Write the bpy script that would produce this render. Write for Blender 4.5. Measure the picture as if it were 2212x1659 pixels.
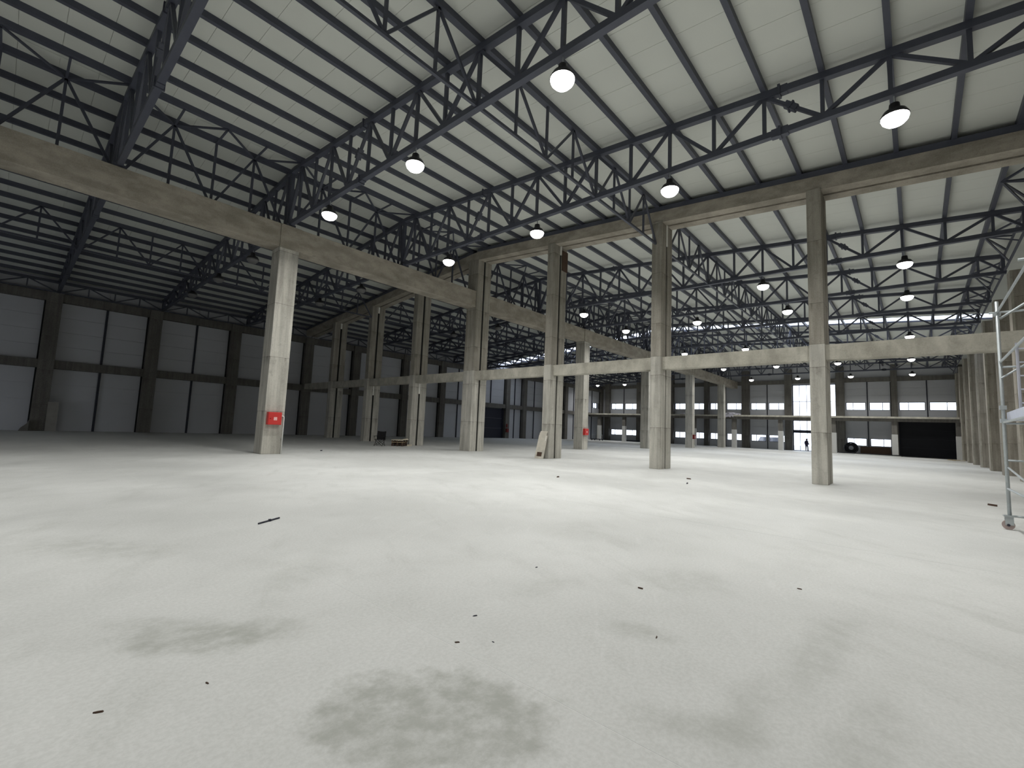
import bpy, bmesh, math, random
from mathutils import Vector, Matrix
random.seed(7)
for o in list(bpy.data.objects): bpy.data.objects.remove(o)
SC = bpy.context.scene
COL = SC.collection

# ------------------------------------------------------------------ camera
F_PX, YAW, PITCH, ROLL, CAM_H = 980.93, 0.7287, 0.0962, 0.0415, 1.6
fw = Vector((math.cos(PITCH)*math.cos(YAW), math.cos(PITCH)*math.sin(YAW), math.sin(PITCH)))
r0 = Vector((math.sin(YAW), -math.cos(YAW), 0)); u0 = r0.cross(fw)
rt = r0*math.cos(ROLL) + u0*math.sin(ROLL); up = -r0*math.sin(ROLL) + u0*math.cos(ROLL)
cam = bpy.data.cameras.new('camera'); cam.sensor_width = 36; cam.sensor_fit = 'HORIZONTAL'
cam.lens = F_PX*36/2212; cam.clip_start = 0.05; cam.clip_end = 500
cam_o = bpy.data.objects.new('camera', cam); COL.objects.link(cam_o)
cam_o.matrix_world = Matrix(((rt.x, up.x, -fw.x, 0), (rt.y, up.y, -fw.y, 0), (rt.z, up.z, -fw.z, CAM_H), (0, 0, 0, 1)))
SC.camera = cam_o

# ------------------------------------------------------------------ world, exposure
LAMP_W = 170.0          # watts of each lit high-bay lamp
SKY = 3.2
w = bpy.data.worlds.new('overcast'); SC.world = w; w.use_nodes = True
bg = w.node_tree.nodes['Background']; bg.inputs[0].default_value = (0.86, 0.90, 1.0, 1); bg.inputs[1].default_value = SKY
SC.view_settings.view_transform = 'Standard'; SC.view_settings.look = 'None'
SC.view_settings.gamma = 1.0; SC.view_settings.use_curve_mapping = False
SC.view_settings.exposure = 0.17
SC.cycles.max_bounces = 6; SC.cycles.diffuse_bounces = 3; SC.cycles.glossy_bounces = 2; SC.cycles.transmission_bounces = 2; SC.cycles.transparent_max_bounces = 6

# ------------------------------------------------------------------ materials
def nt(name):
    m = bpy.data.materials.new(name); m.use_nodes = True
    return m, m.node_tree.nodes, m.node_tree.links, m.node_tree.nodes['Principled BSDF']
def mathn(N, L, op, a, b=None, clamp=False):
    n = N.new('ShaderNodeMath'); n.operation = op; n.use_clamp = clamp
    for i, v in enumerate((a, b)):
        if v is None: continue
        if isinstance(v, (int, float)): n.inputs[i].default_value = v
        else: L.new(v, n.inputs[i])
    return n.outputs[0]
def mixc(N, L, fac, a, b, mode='MIX'):
    n = N.new('ShaderNodeMix'); n.data_type = 'RGBA'; n.blend_type = mode
    if isinstance(fac, (int, float)): n.inputs[0].default_value = fac
    else: L.new(fac, n.inputs[0])
    for i, v in ((6, a), (7, b)):
        if isinstance(v, tuple): n.inputs[i].default_value = v
        else: L.new(v, n.inputs[i])
    return n.outputs[2]
def ramp(N, L, src, lo, hi):
    n = N.new('ShaderNodeMapRange'); n.inputs[1].default_value = lo; n.inputs[2].default_value = hi; n.clamp = True
    n.interpolation_type = 'SMOOTHSTEP'; L.new(src, n.inputs[0]); return n.outputs[0]
def pos(N): return N.new('ShaderNodeNewGeometry').outputs['Position']
def noise(N, L, vec, scale, det=4, rough=0.55, stretch=None):
    if stretch:
        mp = N.new('ShaderNodeMapping'); mp.inputs['Scale'].default_value = stretch; L.new(vec, mp.inputs[0]); vec = mp.outputs[0]
    n = N.new('ShaderNodeTexNoise'); n.inputs['Scale'].default_value = scale
    n.inputs['Detail'].default_value = det; n.inputs['Roughness'].default_value = rough
    L.new(vec, n.inputs['Vector']); return n.outputs['Fac']
def bump(N, L, src, strength, dist, bsdf):
    b = N.new('ShaderNodeBump'); b.inputs['Strength'].default_value = strength; b.inputs['Distance'].default_value = dist
    L.new(src, b.inputs['Height']); L.new(b.outputs[0], bsdf.inputs['Normal'])
def plain(name, c, rough=0.6, metal=0.0, var=0.12, scale=6.0, spec=0.3):
    m, N, L, B = nt(name); p = pos(N)
    f = noise(N, L, p, scale, 2)
    d = tuple(x*(1-var) for x in c) + (1,); h = tuple(min(1, x*(1+var)) for x in c) + (1,)
    L.new(mixc(N, L, f, d, h), B.inputs['Base Color'])
    B.inputs['Roughness'].default_value = rough; B.inputs['Metallic'].default_value = metal
    B.inputs['Specular IOR Level'].default_value = spec
    return m
def concrete(name, ca, cb, lifts=0.0, streak=(5, 5, 0.35), seed=0.0):
    m, N, L, B = nt(name); p = pos(N)
    if seed:
        ad = N.new('ShaderNodeVectorMath'); ad.operation = 'ADD'; ad.inputs[1].default_value = (seed, seed*2, 0); L.new(p, ad.inputs[0]); q = ad.outputs[0]
    else: q = p
    big = ramp(N, L, noise(N, L, q, 0.55, 3), 0.34, 0.68)
    col = mixc(N, L, big, ca + (1,), cb + (1,))
    st = ramp(N, L, noise(N, L, q, 1.0, 4, 0.6, streak), 0.32, 0.70)
    col = mixc(N, L, 0.5, col, mixc(N, L, st, tuple(x*0.55 for x in ca) + (1,), tuple(min(1, x*1.12) for x in cb) + (1,)))
    spot = ramp(N, L, noise(N, L, q, 3.2, 4, 0.7), 0.52, 0.74)
    col = mixc(N, L, mathn(N, L, 'MULTIPLY', spot, 0.35), col, tuple(x*0.5 for x in ca) + (1,))
    fine = noise(N, L, q, 26, 1)
    col = mixc(N, L, 0.16, col, mixc(N, L, fine, (0.05, 0.05, 0.045, 1), (0.75, 0.73, 0.68, 1)))
    if lifts:
        sx = N.new('ShaderNodeSeparateXYZ'); L.new(p, sx.inputs[0])
        wob = mathn(N, L, 'MULTIPLY', noise(N, L, q, 1.6, 3), 0.05)
        zz = mathn(N, L, 'ADD', sx.outputs[2], wob)
        fr = mathn(N, L, 'FRACT', mathn(N, L, 'DIVIDE', mathn(N, L, 'ADD', zz, 0.55), lifts))
        line = mathn(N, L, 'LESS_THAN', fr, 0.011)
        stain = ramp(N, L, fr, 1.0, 0.80)
        stain = mathn(N, L, 'SUBTRACT', 1.0, stain)
        patchy = ramp(N, L, noise(N, L, q, 2.2, 4, 0.6, (2.2, 2.2, 0.3)), 0.42, 0.72)
        dk = mathn(N, L, 'MULTIPLY', stain, mathn(N, L, 'MULTIPLY', patchy, 0.5))
        dk = mathn(N, L, 'MAXIMUM', dk, mathn(N, L, 'MULTIPLY', line, mathn(N, L, 'ADD', mathn(N, L, 'MULTIPLY', patchy, 0.4), 0.32)))
        col = mixc(N, L, dk, col, (0.06, 0.052, 0.04, 1))
    L.new(col, B.inputs['Base Color']); B.inputs['Roughness'].default_value = 0.9
    B.inputs['Specular IOR Level'].default_value = 0.2
    bump(N, L, noise(N, L, q, 9, 2), 0.25, 0.02, B)
    return m
M = {}
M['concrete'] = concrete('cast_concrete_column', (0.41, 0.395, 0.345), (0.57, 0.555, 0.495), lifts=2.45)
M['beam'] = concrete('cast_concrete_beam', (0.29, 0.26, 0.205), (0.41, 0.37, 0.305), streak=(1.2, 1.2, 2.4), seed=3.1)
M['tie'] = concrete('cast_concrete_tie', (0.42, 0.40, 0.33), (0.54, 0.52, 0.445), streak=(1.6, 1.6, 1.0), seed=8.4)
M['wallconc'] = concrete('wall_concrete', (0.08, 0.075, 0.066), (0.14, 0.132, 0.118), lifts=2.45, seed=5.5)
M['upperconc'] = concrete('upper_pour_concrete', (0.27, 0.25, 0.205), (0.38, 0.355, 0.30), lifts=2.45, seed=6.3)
M['brownconc'] = concrete('brown_pilaster_concrete', (0.27, 0.245, 0.20), (0.38, 0.35, 0.295), lifts=2.45, seed=2.2)
M['steel'] = plain('painted_dark_steel', (0.070, 0.076, 0.100), 0.5, 0.0, 0.18, 3.0, 0.4)
M['black'] = plain('black_joint', (0.012, 0.012, 0.012), 0.8)
M['foam'] = plain('white_joint_foam', (0.78, 0.77, 0.72), 0.8)
M['galv'] = plain('galvanised_steel', (0.50, 0.54, 0.55), 0.45, 0.55, 0.18, 14)
M['alu'] = plain('aluminium_plank', (0.62, 0.64, 0.72), 0.4, 0.4, 0.08)
M['red'] = plain('red_enamel', (0.56, 0.035, 0.03), 0.38, 0.0, 0.08, 5, 0.5)
M['darkred'] = plain('dark_red_enamel', (0.16, 0.012, 0.010), 0.4)
M['pink'] = plain('pale_sticker', (0.86, 0.52, 0.50), 0.5)
M['stickergrey'] = plain('sticker_print', (0.55, 0.33, 0.33), 0.6)
M['whitepipe'] = plain('white_pipe', (0.72, 0.73, 0.70), 0.4)
M['gate'] = plain('black_gate_panel', (0.012, 0.013, 0.018), 0.55, 0, 0.2, 3)
M['gateblue'] = plain('dark_blue_gate_panel', (0.016, 0.018, 0.032), 0.5, 0, 0.2, 3)
M['seam'] = plain('grey_gate_seam', (0.16, 0.16, 0.17), 0.5)
M['frame'] = plain('anthracite_window_frame', (0.028, 0.030, 0.045), 0.5)
M['wood'] = plain('raw_wood', (0.42, 0.33, 0.21), 0.75, 0, 0.3, 7)
M['palewood'] = plain('pale_board', (0.66, 0.60, 0.48), 0.75, 0, 0.18, 5)
M['brown'] = plain('dark_brown_wood', (0.075, 0.045, 0.03), 0.7, 0, 0.3, 5)
M['cloth'] = plain('black_canvas', (0.012, 0.012, 0.013), 0.85)
M['rubber'] = plain('black_rubber', (0.010, 0.010, 0.014), 0.6)
M['film'] = plain('crumpled_plastic_film', (0.55, 0.54, 0.60), 0.35, 0, 0.2, 4)
M['paint'] = plain('light_grey_column_paint', (0.56, 0.56, 0.54), 0.7, 0, 0.06, 2)
M['caster'] = plain('grey_pink_caster', (0.42, 0.34, 0.32), 0.5)
M['greysheet'] = plain('grey_sheet', (0.30, 0.29, 0.265), 0.85, 0, 0.15, 3)
M['dust'] = plain('dusty_formwork_board', (0.52, 0.49, 0.42), 0.85, 0, 0.3, 4)
M['coat'] = plain('dark_winter_coat', (0.035, 0.025, 0.055), 0.85)
M['skin'] = plain('skin', (0.45, 0.28, 0.20), 0.6)
M['trouser'] = plain('dark_trousers', (0.02, 0.02, 0.03), 0.85)
M['lampbody'] = plain('lamp_housing', (0.03, 0.03, 0.033), 0.4)
M['lampoff'] = plain('lamp_lens_off', (0.16, 0.16, 0.16), 0.3)
M['ground'] = plain('paved_yard', (0.50, 0.50, 0.50), 0.9, 0, 0.1, 0.6)
M['container'] = plain('grey_trailer', (0.10, 0.105, 0.12), 0.6)
def panel_mat(name, c, axis_line):
    m, N, L, B = nt(name); p = pos(N)
    f = noise(N, L, p, 0.5, 4)
    col = mixc(N, L, f, tuple(x*0.93 for x in c) + (1,), tuple(min(1, x*1.04) for x in c) + (1,))
    L.new(col, B.inputs['Base Color']); B.inputs['Roughness'].default_value = 0.55; B.inputs['Specular IOR Level'].default_value = 0.3
    return m
M['roof'] = panel_mat('white_roof_sheet', (0.65, 0.67, 0.62), 'X')
M['panel'] = panel_mat('light_grey_wall_sheet', (0.53, 0.545, 0.575), 'Z')
m, N, L, B = nt('lamp_lens_lit'); B.inputs['Base Color'].default_value = (1, 1, 1, 1)
B.inputs['Emission Color'].default_value = (1.0, 0.98, 0.94, 1); B.inputs['Emission Strength'].default_value = 9.0; M['lens'] = m; m.cycles.emission_sampling = 'NONE'
m = bpy.data.materials.new('window_glass'); m.use_nodes = True; N = m.node_tree.nodes; L = m.node_tree.links; N.clear()
o_ = N.new('ShaderNodeOutputMaterial'); tr = N.new('ShaderNodeBsdfTransparent'); gl = N.new('ShaderNodeBsdfGlossy'); mx = N.new('ShaderNodeMixShader')
tr.inputs[0].default_value = (0.94, 0.97, 1.0, 1); gl.inputs['Roughness'].default_value = 0.05; mx.inputs[0].default_value = 0.06
L.new(tr.outputs[0], mx.inputs[1]); L.new(gl.outputs[0], mx.inputs[2]); L.new(mx.outputs[0], o_.inputs[0]); M['glass'] = m

def floor_mat():
    m, N, L, B = nt('power_floated_concrete_floor'); p = pos(N)
    def turned(a):
        r = N.new('ShaderNodeVectorRotate'); r.rotation_type = 'Z_AXIS'; r.inputs['Angle'].default_value = a; L.new(p, r.inputs['Vector']); return r.outputs[0]
    a = ramp(N, L, noise(N, L, p, 0.22, 3), 0.35, 0.65)
    col = mixc(N, L, a, (0.595, 0.605, 0.585, 1), (0.675, 0.685, 0.665, 1))
    mid = ramp(N, L, noise(N, L, p, 1.3, 5, 0.62), 0.40, 0.72)
    col = mixc(N, L, mathn(N, L, 'MULTIPLY', mid, 0.30), col, (0.50, 0.51, 0.485, 1))
    b = ramp(N, L, noise(N, L, turned(0.5), 1.0, 5, 0.65, (2.2, 0.55, 1)), 0.50, 0.78)
    col = mixc(N, L, mathn(N, L, 'MULTIPLY', b, 0.38), col, (0.43, 0.44, 0.41, 1))
    sc = ramp(N, L, noise(N, L, turned(-0.55), 2.2, 5, 0.68, (0.35, 2.4, 1)), 0.55, 0.80)
    col = mixc(N, L, mathn(N, L, 'MULTIPLY', sc, 0.34), col, (0.80, 0.805, 0.795, 1))
    scr = ramp(N, L, noise(N, L, turned(-0.2), 5.0, 2, 0.6, (0.25, 7.0, 1)), 0.66, 0.76)
    col = mixc(N, L, mathn(N, L, 'MULTIPLY', scr, 0.18), col, (0.82, 0.82, 0.81, 1))
    fine = noise(N, L, p, 34, 2, 0.7)
    col = mixc(N, L, 0.10, col, mixc(N, L, ramp(N, L, fine, 0.3, 0.7), (0.30, 0.30, 0.28, 1), (0.95, 0.95, 0.95, 1)))
    nd = N.new('ShaderNodeTexNoise'); nd.inputs['Scale'].default_value = 3.0; nd.inputs['Detail'].default_value = 6; nd.inputs['Roughness'].default_value = 0.65
    L.new(p, nd.inputs['Vector'])
    sub = N.new('ShaderNodeVectorMath'); sub.operation = 'SUBTRACT'; L.new(nd.outputs['Color'], sub.inputs[0]); sub.inputs[1].default_value = (0.5, 0.5, 0.5)
    brk = ramp(N, L, noise(N, L, p, 5.5, 5, 0.68), 0.30, 0.66)
    # worn, damp-looking stains with their own outlines: centre x, y, half sizes, turn, strength, softness
    for (cx, cy, rx, ry, ang, s, so) in ((1.75, 2.06, 0.47, 0.72, -0.63, 0.78, 0.30), (1.10, 3.92, 0.25, 0.52, -0.84, 0.66, 0.45), (1.50, 3.75, 0.25, 0.42, -0.7, 0.40, 0.7),
                                         (1.00, 4.35, 0.14, 0.50, -0.84, 0.40, 0.7), (3.62, 1.72, 0.18, 0.30, -0.4, 0.50, 0.7), (2.72, 1.00, 0.20, 0.36, -0.5, 0.46, 0.7), (3.05, 0.80, 0.55, 0.18, -0.1, 0.36, 0.8),
                                         (5.2, 2.0, 0.7, 0.5, 0.1, 0.26, 0.9), (0.9, 7.3, 0.45, 1.1, -0.6, 0.34, 0.8), (4.3, 0.6, 1.1, 0.2, 0.1, 0.36, 0.8), (3.3, 0.25, 0.9, 0.18, 0.1, 0.34, 0.8),
                                         (2.3, 4.9, 0.8, 0.3, -0.8, 0.24, 0.9), (6.4, 4.2, 0.9, 0.6, -0.5, 0.2, 0.9), (1.55, 0.75, 0.5, 0.22, -0.5, 0.34, 0.7), (3.9, 2.9, 0.5, 0.25, 0.2, 0.26, 0.9)):
        d = N.new('ShaderNodeVectorMath'); d.operation = 'SUBTRACT'; L.new(p, d.inputs[0]); d.inputs[1].default_value = (cx, cy, 0)
        rot = N.new('ShaderNodeVectorRotate'); rot.rotation_type = 'Z_AXIS'; rot.inputs['Angle'].default_value = ang; L.new(d.outputs[0], rot.inputs['Vector'])
        k = N.new('ShaderNodeVectorMath'); k.operation = 'MULTIPLY'; L.new(rot.outputs[0], k.inputs[0]); k.inputs[1].default_value = (1/rx, 1/ry, 0)
        wn = N.new('ShaderNodeVectorMath'); wn.operation = 'MULTIPLY_ADD'; L.new(sub.outputs[0], wn.inputs[0]); wn.inputs[1].default_value = (1.5, 1.5, 0); L.new(k.outputs[0], wn.inputs[2])
        le = N.new('ShaderNodeVectorMath'); le.operation = 'LENGTH'; L.new(wn.outputs[0], le.inputs[0])
        f = N.new('ShaderNodeMapRange'); f.interpolation_type = 'SMOOTHSTEP'; f.inputs[1].default_value = 1.0+so*0.4; f.inputs[2].default_value = 1.0-so; L.new(le.outputs['Value'], f.inputs[0])
        col = mixc(N, L, mathn(N, L, 'MULTIPLY', f.outputs[0], mathn(N, L, 'ADD', mathn(N, L, 'MULTIPLY', brk, s*0.7), s*0.3)), col, (0.335, 0.345, 0.31, 1))
    L.new(col, B.inputs['Base Color'])
    ro = N.new('ShaderNodeMapRange'); ro.inputs[3].default_value = 0.50; ro.inputs[4].default_value = 0.72; L.new(a, ro.inputs[0]); L.new(ro.outputs[0], B.inputs['Roughness'])
    B.inputs['Specular IOR Level'].default_value = 0.35
    return m
M['floor'] = floor_mat()
M['joint'] = plain('dusty_floor_joint', (0.74, 0.74, 0.72), 0.9)

# ------------------------------------------------------------------ mesh helpers
class MB:
    def __init__(s): s.v = []; s.f = []
    def _add(s, vs, fs):
        n = len(s.v); s.v += [tuple(x) for x in vs]; s.f += [tuple(i+n for i in f) for f in fs]; return s
    def box(s, x0, x1, y0, y1, z0, z1):
        return s._add([(x0,y0,z0),(x1,y0,z0),(x1,y1,z0),(x0,y1,z0),(x0,y0,z1),(x1,y0,z1),(x1,y1,z1),(x0,y1,z1)],
                      [(0,3,2,1),(4,5,6,7),(0,1,5,4),(1,2,6,5),(2,3,7,6),(3,0,4,7)])
    def prism_y(s, x0, x1, y0, y1, zb0, zt0, zb1, zt1):     # box whose bottom/top heights differ at y0 and y1
        return s._add([(x0,y0,zb0),(x1,y0,zb0),(x1,y1,zb1),(x0,y1,zb1),(x0,y0,zt0),(x1,y0,zt0),(x1,y1,zt1),(x0,y1,zt1)],
                      [(0,3,2,1),(4,5,6,7),(0,1,5,4),(1,2,6,5),(2,3,7,6),(3,0,4,7)])
    def bar(s, p, q, a, b, ref=(0,0,1)):                    # rectangular bar from p to q: a across, b along ref
        p = Vector(p); q = Vector(q); d = (q-p).normalized(); r = Vector(ref)
        if abs(d.dot(r)) > 0.98: r = Vector((1,0,0))
        x = d.cross(r).normalized()*(a/2); y = x.cross(d).normalized()*(b/2)
        vs = [p-x-y, p+x-y, p+x+y, p-x+y, q-x-y, q+x-y, q+x+y, q-x+y]
        return s._add(vs, [(0,3,2,1),(4,5,6,7),(0,1,5,4),(1,2,6,5),(2,3,7,6),(3,0,4,7)])
    def tube(s, pts, r, n=8, closed=False):
        pts = [Vector(p) for p in pts]; k = len(pts); rings = []
        for i, p in enumerate(pts):
            a = pts[(i-1) % k] if (closed or i > 0) else p; b = pts[(i+1) % k] if (closed or i < k-1) else p
            d = (b-a).normalized(); ref = Vector((0,0,1)) if abs(d.z) < 0.9 else Vector((1,0,0))
            x = d.cross(ref).normalized(); y = x.cross(d).normalized()
            rings.append([p + x*r*math.cos(2*math.pi*j/n) + y*r*math.sin(2*math.pi*j/n) for j in range(n)])
        vs = [v for rg in rings for v in rg]; fs = []
        for i in range(k if closed else k-1):
            for j in range(n):
                i2 = (i+1) % k; fs.append((i*n+j, i*n+(j+1) % n, i2*n+(j+1) % n, i2*n+j))
        if not closed: fs += [tuple(range(n-1, -1, -1)), tuple((k-1)*n+j for j in range(n))]
        return s._add(vs, fs)
    def lathe(s, prof, c=(0,0,0), n=20):                    # prof: (r, z) list around z through c
        vs = []; fs = []
        for r, z in prof:
            for j in range(n): vs.append((c[0]+r*math.cos(2*math.pi*j/n), c[1]+r*math.sin(2*math.pi*j/n), c[2]+z))
        for i in range(len(prof)-1):
            for j in range(n): fs.append((i*n+j, i*n+(j+1) % n, (i+1)*n+(j+1) % n, (i+1)*n+j))
        fs += [tuple(range(n-1, -1, -1)), tuple((len(prof)-1)*n+j for j in range(n))]
        return s._add(vs, fs)
    def mesh(s, name):
        me = bpy.data.meshes.new(name); me.from_pydata(s.v, [], s.f); me.update(); return me
    def build(s, name, mat, parent=None, loc=(0,0,0), smooth=False, bevel=0):
        me = s.mesh(name); me.materials.append(M[mat] if isinstance(mat, str) else mat)
        if smooth:
            for p in me.polygons: p.use_smooth = len(p.vertices) == 4
        o = bpy.data.objects.new(name, me); COL.objects.link(o); o.location = loc; o.parent = parent
        if bevel:
            b = o.modifiers.new('bevel', 'BEVEL'); b.width = bevel; b.segments = 2; b.limit_method = 'ANGLE'
        return o
def tag(o, label=None, cat=None, group=None, kind=None):
    if label: o['label'] = label
    if cat: o['category'] = cat
    if group: o['group'] = group
    if kind: o['kind'] = kind
    return o
def empty(name, loc=(0,0,0), label=None, cat=None, group=None, kind=None):
    o = bpy.data.objects.new(name, None); COL.objects.link(o); o.location = loc; o.empty_display_size = 0.3
    return tag(o, label, cat, group, kind)
def inst(me, name, parent, loc=(0,0,0)):
    o = bpy.data.objects.new(name, me); COL.objects.link(o); o.parent = parent; o.location = loc; return o
def copy_tree(src, parent=None):
    c = src.copy(); COL.objects.link(c); c.parent = parent
    for ch in list(src.children): copy_tree(ch, c)
    return c

# ------------------------------------------------------------------ layout numbers (metres)
YR = 21.6                                   # ridge line
def roofz(y): return 13.67 - (0.0725*(YR-y) if y < YR else 0.100*(y-YR))
YW_R, YW_L = -4.8, 47.0                     # inner faces of the long walls
XB, XF = -12.0, 79.6                        # back wall, far wall
XQ = 20.15                                  # front face of the double-column row
CY = [2.45 + 6.342*k for k in range(8)]     # right faces of its columns
XP = [8.2 + 12.82*k for k in range(6)]      # square columns under the ridge beam (k = 1 is the crossing)
XT = [2.05, 8.2, 14.6, 27.4, 33.8, 40.2, 46.6, 53.0, 59.4, 65.8, 72.2]   # roof trusses
NR = [YR-0.74-1.475*k for k in range(17)]   # truss node lines, right and left of the ridge
NL = [YR+0.74+1.475*k for k in range(17)]
ZB = 10.68                                  # bottom chord
SKX0, SKX1 = 49.2, 51.45                   # skylight strip
PORD = ['first', 'second', 'third', 'fourth', 'fifth', 'sixth', 'seventh', 'eighth', 'ninth', 'tenth', 'eleventh', 'twelfth', 'thirteenth', 'fourteenth', 'fifteenth', 'sixteenth', 'last']
ORD = ['first', 'second', 'third', 'fourth', 'fifth', 'sixth', 'seventh', 'eighth', 'ninth', 'tenth', 'eleventh', 'twelfth']

# ------------------------------------------------------------------ floor
fl = MB().box(XB-0.3, XF+0.4, YW_R-0.4, YW_L+0.4, -0.35, -0.001).build('floor', 'joint'); tag(fl, kind='structure')
gx = [XB-0.3] + [2.36+6.4*k for k in range(-2, 13)] + [XF+0.4]
gy = [YW_R-0.4] + [-0.6+12.7*k for k in range(1, 4)] + [YW_L+0.4]
for i in range(len(gx)-1):
    for j in range(len(gy)-1):
        g = 0.003
        MB().box(gx[i]+g, gx[i+1]-g, gy[j]+g, gy[j+1]-g, -0.001, 0.0).build('floor_slab', 'floor', fl)
gr = MB().box(XF+0.45, 150, -40, 90, -0.4, -0.05).box(-70, XB-0.35, -40, 90, -0.4, -0.05).build('ground', 'ground'); tag(gr, 'pale paved yard outside the hall', 'ground', kind='structure')

# ------------------------------------------------------------------ roof
ce = MB()
for (xa, xb) in ((XB-0.3, SKX0), (SKX1, XF+0.4)):
    ce.prism_y(xa, xb, YW_R-0.4, YR, roofz(YW_R-0.4)+0.06, roofz(YW_R-0.4)+0.16, roofz(YR)+0.06, roofz(YR)+0.16)
    ce.prism_y(xa, xb, YR, YW_L+0.4, roofz(YR)+0.06, roofz(YR)+0.16, roofz(YW_L+0.4)+0.06, roofz(YW_L+0.4)+0.16)
ceil = ce.build('ceiling', 'roof'); tag(ceil, kind='structure')
def sheet(y0, y1):
    b = MB(); b.prism_y(0.004, 0.996, y0, y1, roofz(y0), roofz(y0)+0.055, roofz(y1), roofz(y1)+0.055)
    me = b.mesh('roof_panel'); me.materials.append(M['roof']); return me
shR, shL = sheet(YW_R-0.35, YR-0.01), sheet(YR+0.01, YW_L+0.35)
xs = [SKX0-1.0-i for i in range(0, 62)] + [SKX1+i for i in range(0, 28)]
for x in xs:
    inst(shR, 'roof_panel', ceil, (x, 0, 0)); inst(shL, 'roof_panel', ceil, (x, 0, 0))
# skylight strip across the whole roof
WN = [0]
def win_name():
    WN[0] += 1; return 'window_%d' % WN[0]
sk = MB()
for xx in (SKX0+0.04, SKX1-0.04):
    sk.bar((xx, YW_R, roofz(YW_R)+0.05), (xx, YR, roofz(YR)+0.05), 0.08, 0.12); sk.bar((xx, YR, roofz(YR)+0.05), (xx, YW_L, roofz(YW_L)+0.05), 0.08, 0.12)
sky_w = sk.build(win_name(), 'frame'); tag(sky_w, kind='structure')
ys = [YW_R-0.3 + (YR-YW_R+0.3)*i/18 for i in range(19)] + [YR + (YW_L-YR+0.3)*i/18 for i in range(1, 19)]
for a, b in zip(ys[:-1], ys[1:]):
    MB().prism_y(SKX0, SKX1, a+0.02, b-0.02, roofz(a)+0.07, roofz(a)+0.08, roofz(b)+0.07, roofz(b)+0.08).build('pane', 'glass', sky_w)

# ------------------------------------------------------------------ long left wall
PILX = [-4.0, 1.9, 7.85, 13.8, 20.6, 26.0, 32.6, 38.5, 44.6, 51.35, 55.4, 61.1, 66.9, 72.8, 79.3]
TOPL = roofz(YW_L)
wl = MB().box(XB-0.3, 46.2, YW_L+0.1, YW_L+0.3, 0, TOPL+0.1).box(50.75, 74.6, YW_L+0.1, YW_L+0.3, 0, TOPL+0.1).box(46.2, 50.75, YW_L+0.1, YW_L+0.3, 4.45, TOPL+0.1)
wl.box(74.6, XF+0.4, YW_L+0.1, YW_L+0.3, 0, 6.1).box(74.6, XF+0.4, YW_L+0.1, YW_L+0.3, 7.12, TOPL+0.1)
wl.box(74.6, 74.9, YW_L+0.1, YW_L+0.3, 6.1, 7.12).box(78.2, XF+0.4, YW_L+0.1, YW_L+0.3, 6.1, 7.12)
wl = wl.build('wall_left', 'panel'); tag(wl, kind='structure')
def strips(wall, axis, a, b, face, z0, z1, thick=0.1, hmax=1.15):
    n = max(1, int(math.ceil((z1-z0)/hmax))); h = (z1-z0)/n
    for i in range(n):
        za, zb = z0+i*h+0.006, z0+(i+1)*h-0.006
        if axis == 'x': MB().box(a, b, face, face+thick, za, zb).build('wall_panel', 'panel', wall)
        else: MB().box(face, face+thick, a, b, za, zb).build('wall_panel', 'panel', wall)
px = [XB] + PILX
for i in range(len(px)-1):
    a = px[i] + (0.42 if i else 0); b = px[i+1]-0.42
    if b-a < 0.5: continue
    md = (a+b)/2
    for (p, q) in ((a-0.05, md-0.07), (md+0.07, b+0.05)):
        gate = (p < 50.0 and q > 46.6)
        if not gate: strips(wl, 'x', p, q, YW_L, 0.0, 4.5)
        if p > 74 and p < 78:
            strips(wl, 'x', p, q, YW_L, 5.1, 6.05); strips(wl, 'x', p, q, YW_L, 7.15, 9.4)
        elif p > 71 and q < 80: strips(wl, 'x', p, q, YW_L, 5.1, 9.4)
        else: strips(wl, 'x', p, q, YW_L, 5.1, 9.4)
        strips(wl, 'x', p, q, YW_L, 10.0, TOPL, hmax=2.2)
    if not (md < 50.0 and md > 46.6): MB().box(md-0.07, md+0.07, YW_L-0.10, YW_L+0.1, 0, 4.5).build('mullion', 'frame', wl)
    MB().box(md-0.07, md+0.07, YW_L-0.10, YW_L+0.1, 5.1, 9.4).build('mullion', 'frame', wl)
    for (za, zb) in ((4.5, 5.1), (9.4, 10.0)):
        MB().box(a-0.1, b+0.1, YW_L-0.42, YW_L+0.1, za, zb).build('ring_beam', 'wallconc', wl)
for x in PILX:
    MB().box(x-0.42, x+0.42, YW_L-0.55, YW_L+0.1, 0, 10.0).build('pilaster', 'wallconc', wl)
    MB().box(x-0.50, x-0.42, YW_L-0.12, YW_L+0.1, 0, 9.4).build('pilaster_joint', 'black', wl)

# ------------------------------------------------------------------ right wall and back wall
wr = MB().box(XB-0.3, XF+0.4, YW_R-0.3, YW_R, 0, roofz(YW_R)+0.1).build('wall_right', 'brownconc'); tag(wr, kind='structure')
for k in range(-3, 12):
    x = 8.2+6.4*k
    MB().box(x-0.43, x+0.43, YW_R-0.05, -3.80, 0, 10.62).build('pilaster', 'brownconc', wr)
    if 20 < x < 79: MB().box(x-0.445, x-0.43, -3.90, -3.80, 0, 10.6).build('pilaster_edge', 'tie', wr)
    for (za, zb) in ((4.5, 5.1), (9.6, 10.2)):
        MB().box(x+0.43, x+5.97, YW_R-0.05, -4.45, za, zb).build('ring_beam', 'brownconc', wr)
wb = MB().box(XB-0.3, XB, YW_R-0.3, 36.0, 0, roofz(YR)+0.1).box(XB-0.3, XB, 41.6, YW_L+0.3, 0, roofz(YR)+0.1).box(XB-0.3, XB, 36.0, 41.6, 4.6, roofz(YR)+0.1).build('wall_back', 'panel'); tag(wb, kind='structure')

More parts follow.
